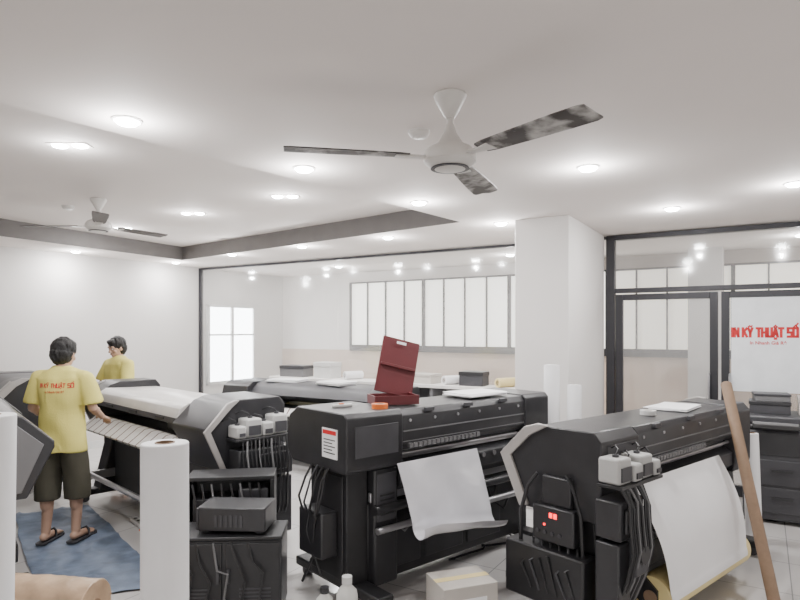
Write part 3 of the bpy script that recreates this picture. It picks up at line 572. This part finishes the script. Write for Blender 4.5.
# ------------------------------------------------------------------ people
def person(label, loc, rz, arms, tilt=0, txt=True, stride=.0):
    t = thing('person', label, 'person', loc, rz)
    b = MB()
    b.ell((0, 0, .87), (.15, .105, .12)); b.ell((0, .0, 1.02), (.135, .095, .17)); b.ell((0, -.005, 1.2), (.16, .10, .16))
    b.cap((-.14, -.005, 1.30), (.14, -.005, 1.30), .055, .055); b.cap((0, -.012, 1.31), (0, .008, 1.42), .054, .047)
    H = Matrix.Translation((0, .0, 1.40)) @ Matrix.Rotation(R(-tilt), 4, 'X')
    def h(x, y, z): return H @ Vector((x, y, z-1.40))
    rot = H.to_3x3()
    b.ell(h(0, 0, 1.50), (.073, .090, .094), 3, rot); b.ell(h(0, .022, 1.44), (.056, .066, .066), 3, rot); b.ell(h(0, .062, 1.405), (.025, .022, .018), 2, rot)
    b.cap(h(0, .088, 1.49), h(0, .103, 1.462), .008, .012); b.ell(h(.011, .094, 1.459), (.008, .009, .007), 2); b.ell(h(-.011, .094, 1.459), (.008, .009, .007), 2)
    b.cap(h(-.045, .074, 1.512), h(.045, .074, 1.512), .011, .011)
    for s in (-1, 1): b.ell(h(s*.074, -.004, 1.478), (.011, .02, .032), 2, rot); b.ell(h(s*.042, .06, 1.46), (.022, .02, .02), 2, rot)
    b.cap(h(-.016, .082, 1.430), h(.016, .082, 1.430), .009, .009)
    for s in (-1, 1):
        st = s*stride
        hip = (s*.085, 0, .84); kn = (s*.10, .015+st, .44); an = (s*.105, -.02+st, .075)
        b.cap(hip, kn, .08, .052); b.cap(kn, an, .05, .034); b.ell((s*.103, -.022+st, .32), (.046, .05, .10), 2)
        b.cap((s*.105, -.045+st, .04), (s*.12, .11+st, .028), .032, .026); b.ell((s*.123, .13+st, .022), (.042, .05, .02), 2)
        for k in range(5): b.cap((s*(.098+.014*k), .15+st-.006*k, .018), (s*(.10+.014*k), .182+st-.011*k, .014), .010-.0006*k, .009-.0006*k, 8)
        S, E, W, hd, pn = arms[s]
        S, E, W, hd, pn = Vector(S), Vector(E), Vector(W), Vector(hd).normalized(), Vector(pn).normalized(); pn = (pn-hd*pn.dot(hd)).normalized(); sd = hd.cross(pn)*s
        b.cap(S, E, .046, .036); b.cap(E, W, .036, .024); b.ell(E+(W-E)*.3, (.037,)*3, 2)
        for k in range(4):
            o = sd*(.030-.020*k); kp = W+hd*(.088-.004*abs(k-1))+o
            b.cap(W+hd*.01+o*.5, kp, .015, .011, 10)
            ln = (.040, .045, .042, .032)[k]; p = kp; ang = .25
            for j in range(3):
                d = hd*math.cos(ang)+pn*math.sin(ang); q2 = p+d*ln*(1, .65, .5)[j]; b.cap(p, q2, .0095-.0008*j, .0088-.0008*j, 8); p = q2; ang += .38
        th = W+hd*.025+sd*.022; t1 = th+(hd*.6+sd*.75+pn*.25).normalized()*.045; t2 = t1+(hd*.85+sd*.35+pn*.4).normalized()*.035
        b.cap(th, t1, .014, .011, 8); b.cap(t1, t2, .0105, .009, 8)
    body = remeshed(b, 'body', M['skin'], t, .0055, 2)
    for s in (-1, 1):
        e = MB().ell(h(s*.031, .073, 1.492), (.013, .011, .009), 2, rot).build('eye', M['eye'], t); MB().ell(h(s*.031, .0815, 1.492), (.0055, .004, .0055), 2, rot).build('iris', M['iris'], e)
        MB().cap(h(s*.018, .088, 1.513), h(s*.05, .076, 1.514), .0035, .003, 8).build('eyebrow', M['hair'], t)
    MB().cap(h(-.017, .0905, 1.430), h(.017, .0905, 1.430), .0035, .0035, 8).build('lips', M['lip'], t)
    hr = MB(); hr.ell(h(0, -.016, 1.530), (.092, .101, .091), 3, rot); hr.ell(h(0, -.036, 1.478), (.087, .074, .092), 3, rot); hr.ell(h(0, .05, 1.568), (.060, .044, .034), 2, rot)
    for k in range(70):   # a ragged lower edge and a few loose locks
        a = random.uniform(math.pi*.98, math.pi*2.02); u = random.uniform(-1.0, -.5) if k < 50 else random.uniform(.2, 1.4)
        def sp(a, u, f): return h(math.cos(a)*math.cos(u)*.087*f, -.022+math.sin(a)*math.cos(u)*.092*f, 1.512+math.sin(u)*.098*f)
        hr.tube([sp(a, u+.3, 1.0), sp(a, u, 1.04), sp(a+random.uniform(-.1, .1), u-.2, 1.05)], [.010, .009, .003], 6)
    remeshed(hr, 'hair', M['hair'], t, .0045, 2, .007, 42)
    sh = MB(); n = 32
    def ring(z, rx, ry, cy=0, cx=0): return [(cx+rx*math.copysign(abs(math.cos(a))**.85, math.cos(a)), cy+ry*math.copysign(abs(math.sin(a))**.85, math.sin(a)), z) for a in [2*math.pi*k/n for k in range(n)]]
    sh.loft([ring(.71, .185, .14), ring(.76, .182, .137), ring(.9, .174, .13), ring(1.05, .172, .127), ring(1.2, .186, .13), ring(1.29, .187, .118), ring(1.345, .15, .09), ring(1.375, .085, .07), ring(1.392, .066, .062)])
    for s in (-1, 1):
        S, E = Vector(arms[s][0]), Vector(arms[s][1]); sh.cap(S+Vector((-s*.05, 0, .0)), S, .064, .064); sh.tube([S, S+(E-S)*.4, S+(E-S)*.86], [.064, .072, .076], 20)
    shirt = remeshed(sh, 'shirt', M['shirt'], t, .009, 3, .018, 9)
    so = MB(); so.loft([ring(.72, .17, .126), ring(.80, .168, .124), ring(.95, .156, .113)])
    for s in (-1, 1): st = s*stride; so.loft([ring(.33, .088, .096, st*.95, s*.105), ring(.5, .09, .10, st*.8, s*.103), ring(.7, .092, .115, st*.3, s*.09), ring(.80, .088, .118, 0, s*.085)])
    remeshed(so, 'shorts', M['shorts'], t, .009, 3, .010, 10)
    for s in (-1, 1):
        st = s*stride; sp = [(s*x, y+st) for x, y in ((.065, -.085), (.085, -.10), (.13, -.10), (.15, -.08), (.165, .10), (.175, .16), (.15, .20), (.10, .205), (.075, .17), (.07, .08))]
        sl = MB().vprism(sp, -.012, .006).build('sandal', M['shoe'], t, bevel=.004)
        MB().tube([(s*.072, .06+st, .004), (s*.09, .085+st, .05), (s*.118, .10+st, .064), (s*.15, .085+st, .046), (s*.17, .06+st, .004)], .009, 8).build('strap', M['shoe'], sl)
    if txt:
        me_ = shirt.data; bv = BVHTree.FromPolygons([v.co.copy() for v in me_.vertices], [tuple(pl.vertices) for pl in me_.polygons])
        def on(x, z): hit = bv.ray_cast(Vector((x, -.6, z)), Vector((0, 1, 0))); return (x, (hit[0].y if hit[0] else -.13)-.004, z)
        for V, F in block_words('IN KỸ THUẬT SỐ', .26, .030, .20, .7, .30):
            MB().faces([on(v.x+.02, 1.225+v.y) for v in V], F).build('printed_lettering', M['redtxt'], shirt, closed=False)
        me = text_mesh('In Nhanh Giá Rẻ', .026, .0005)
        for v in me.vertices: v.co = on(v.co.x*.8+.02, 1.19+v.co.y)
        me.materials.append(M['redtxt']); o = bpy.data.objects.new('printed_lettering', me); COL.objects.link(o); o.parent = shirt
    return t
arms1 = {-1: ((-.19, 0, 1.295), (-.25, .0, 1.05), (-.215, .20, .92), (.2, .9, -.35), (.5, -.2, -.7)), 1: ((.19, 0, 1.295), (.24, .02, 1.05), (.185, .24, .95), (-.15, 1, -.25), (-.3, -.3, -1))}
person('man seen from behind in yellow printed t-shirt and dark knee shorts', (-2.70, 4.80, .026), R(-4), arms1, 14, True, .03)
arms2 = {-1: ((-.195, 0, 1.295), (-.25, .06, 1.06), (-.17, .26, .97), (.2, 1, -.2), (.3, -.2, -1)), 1: ((.195, 0, 1.295), (.25, .06, 1.06), (.17, .27, .99), (-.2, 1, -.2), (-.3, -.2, -1))}
person('man in yellow t-shirt looking down to the left, half hidden behind the silver printer', (-3.28, 7.0, .012), R(146), arms2, 16, False, .0)
bpy.data.scenes.remove(TMP)
# ------------------------------------------------------------------ light and camera
wd = bpy.data.worlds.new('World'); SC.world = wd; wd.use_nodes = True
bg = wd.node_tree.nodes['Background']; bg.inputs[0].default_value = (1, .96, .935, 1); bg.inputs[1].default_value = 1.5
cam = bpy.data.cameras.new('camera'); co_ = bpy.data.objects.new('camera', cam); COL.objects.link(co_)
cam.lens = 27; cam.sensor_width = 36; cam.shift_y = 30/800; co_.location = (0, 0, CAMZ); co_.rotation_euler = (R(90), 0, 0); cam.clip_start = .05
SC.camera = co_
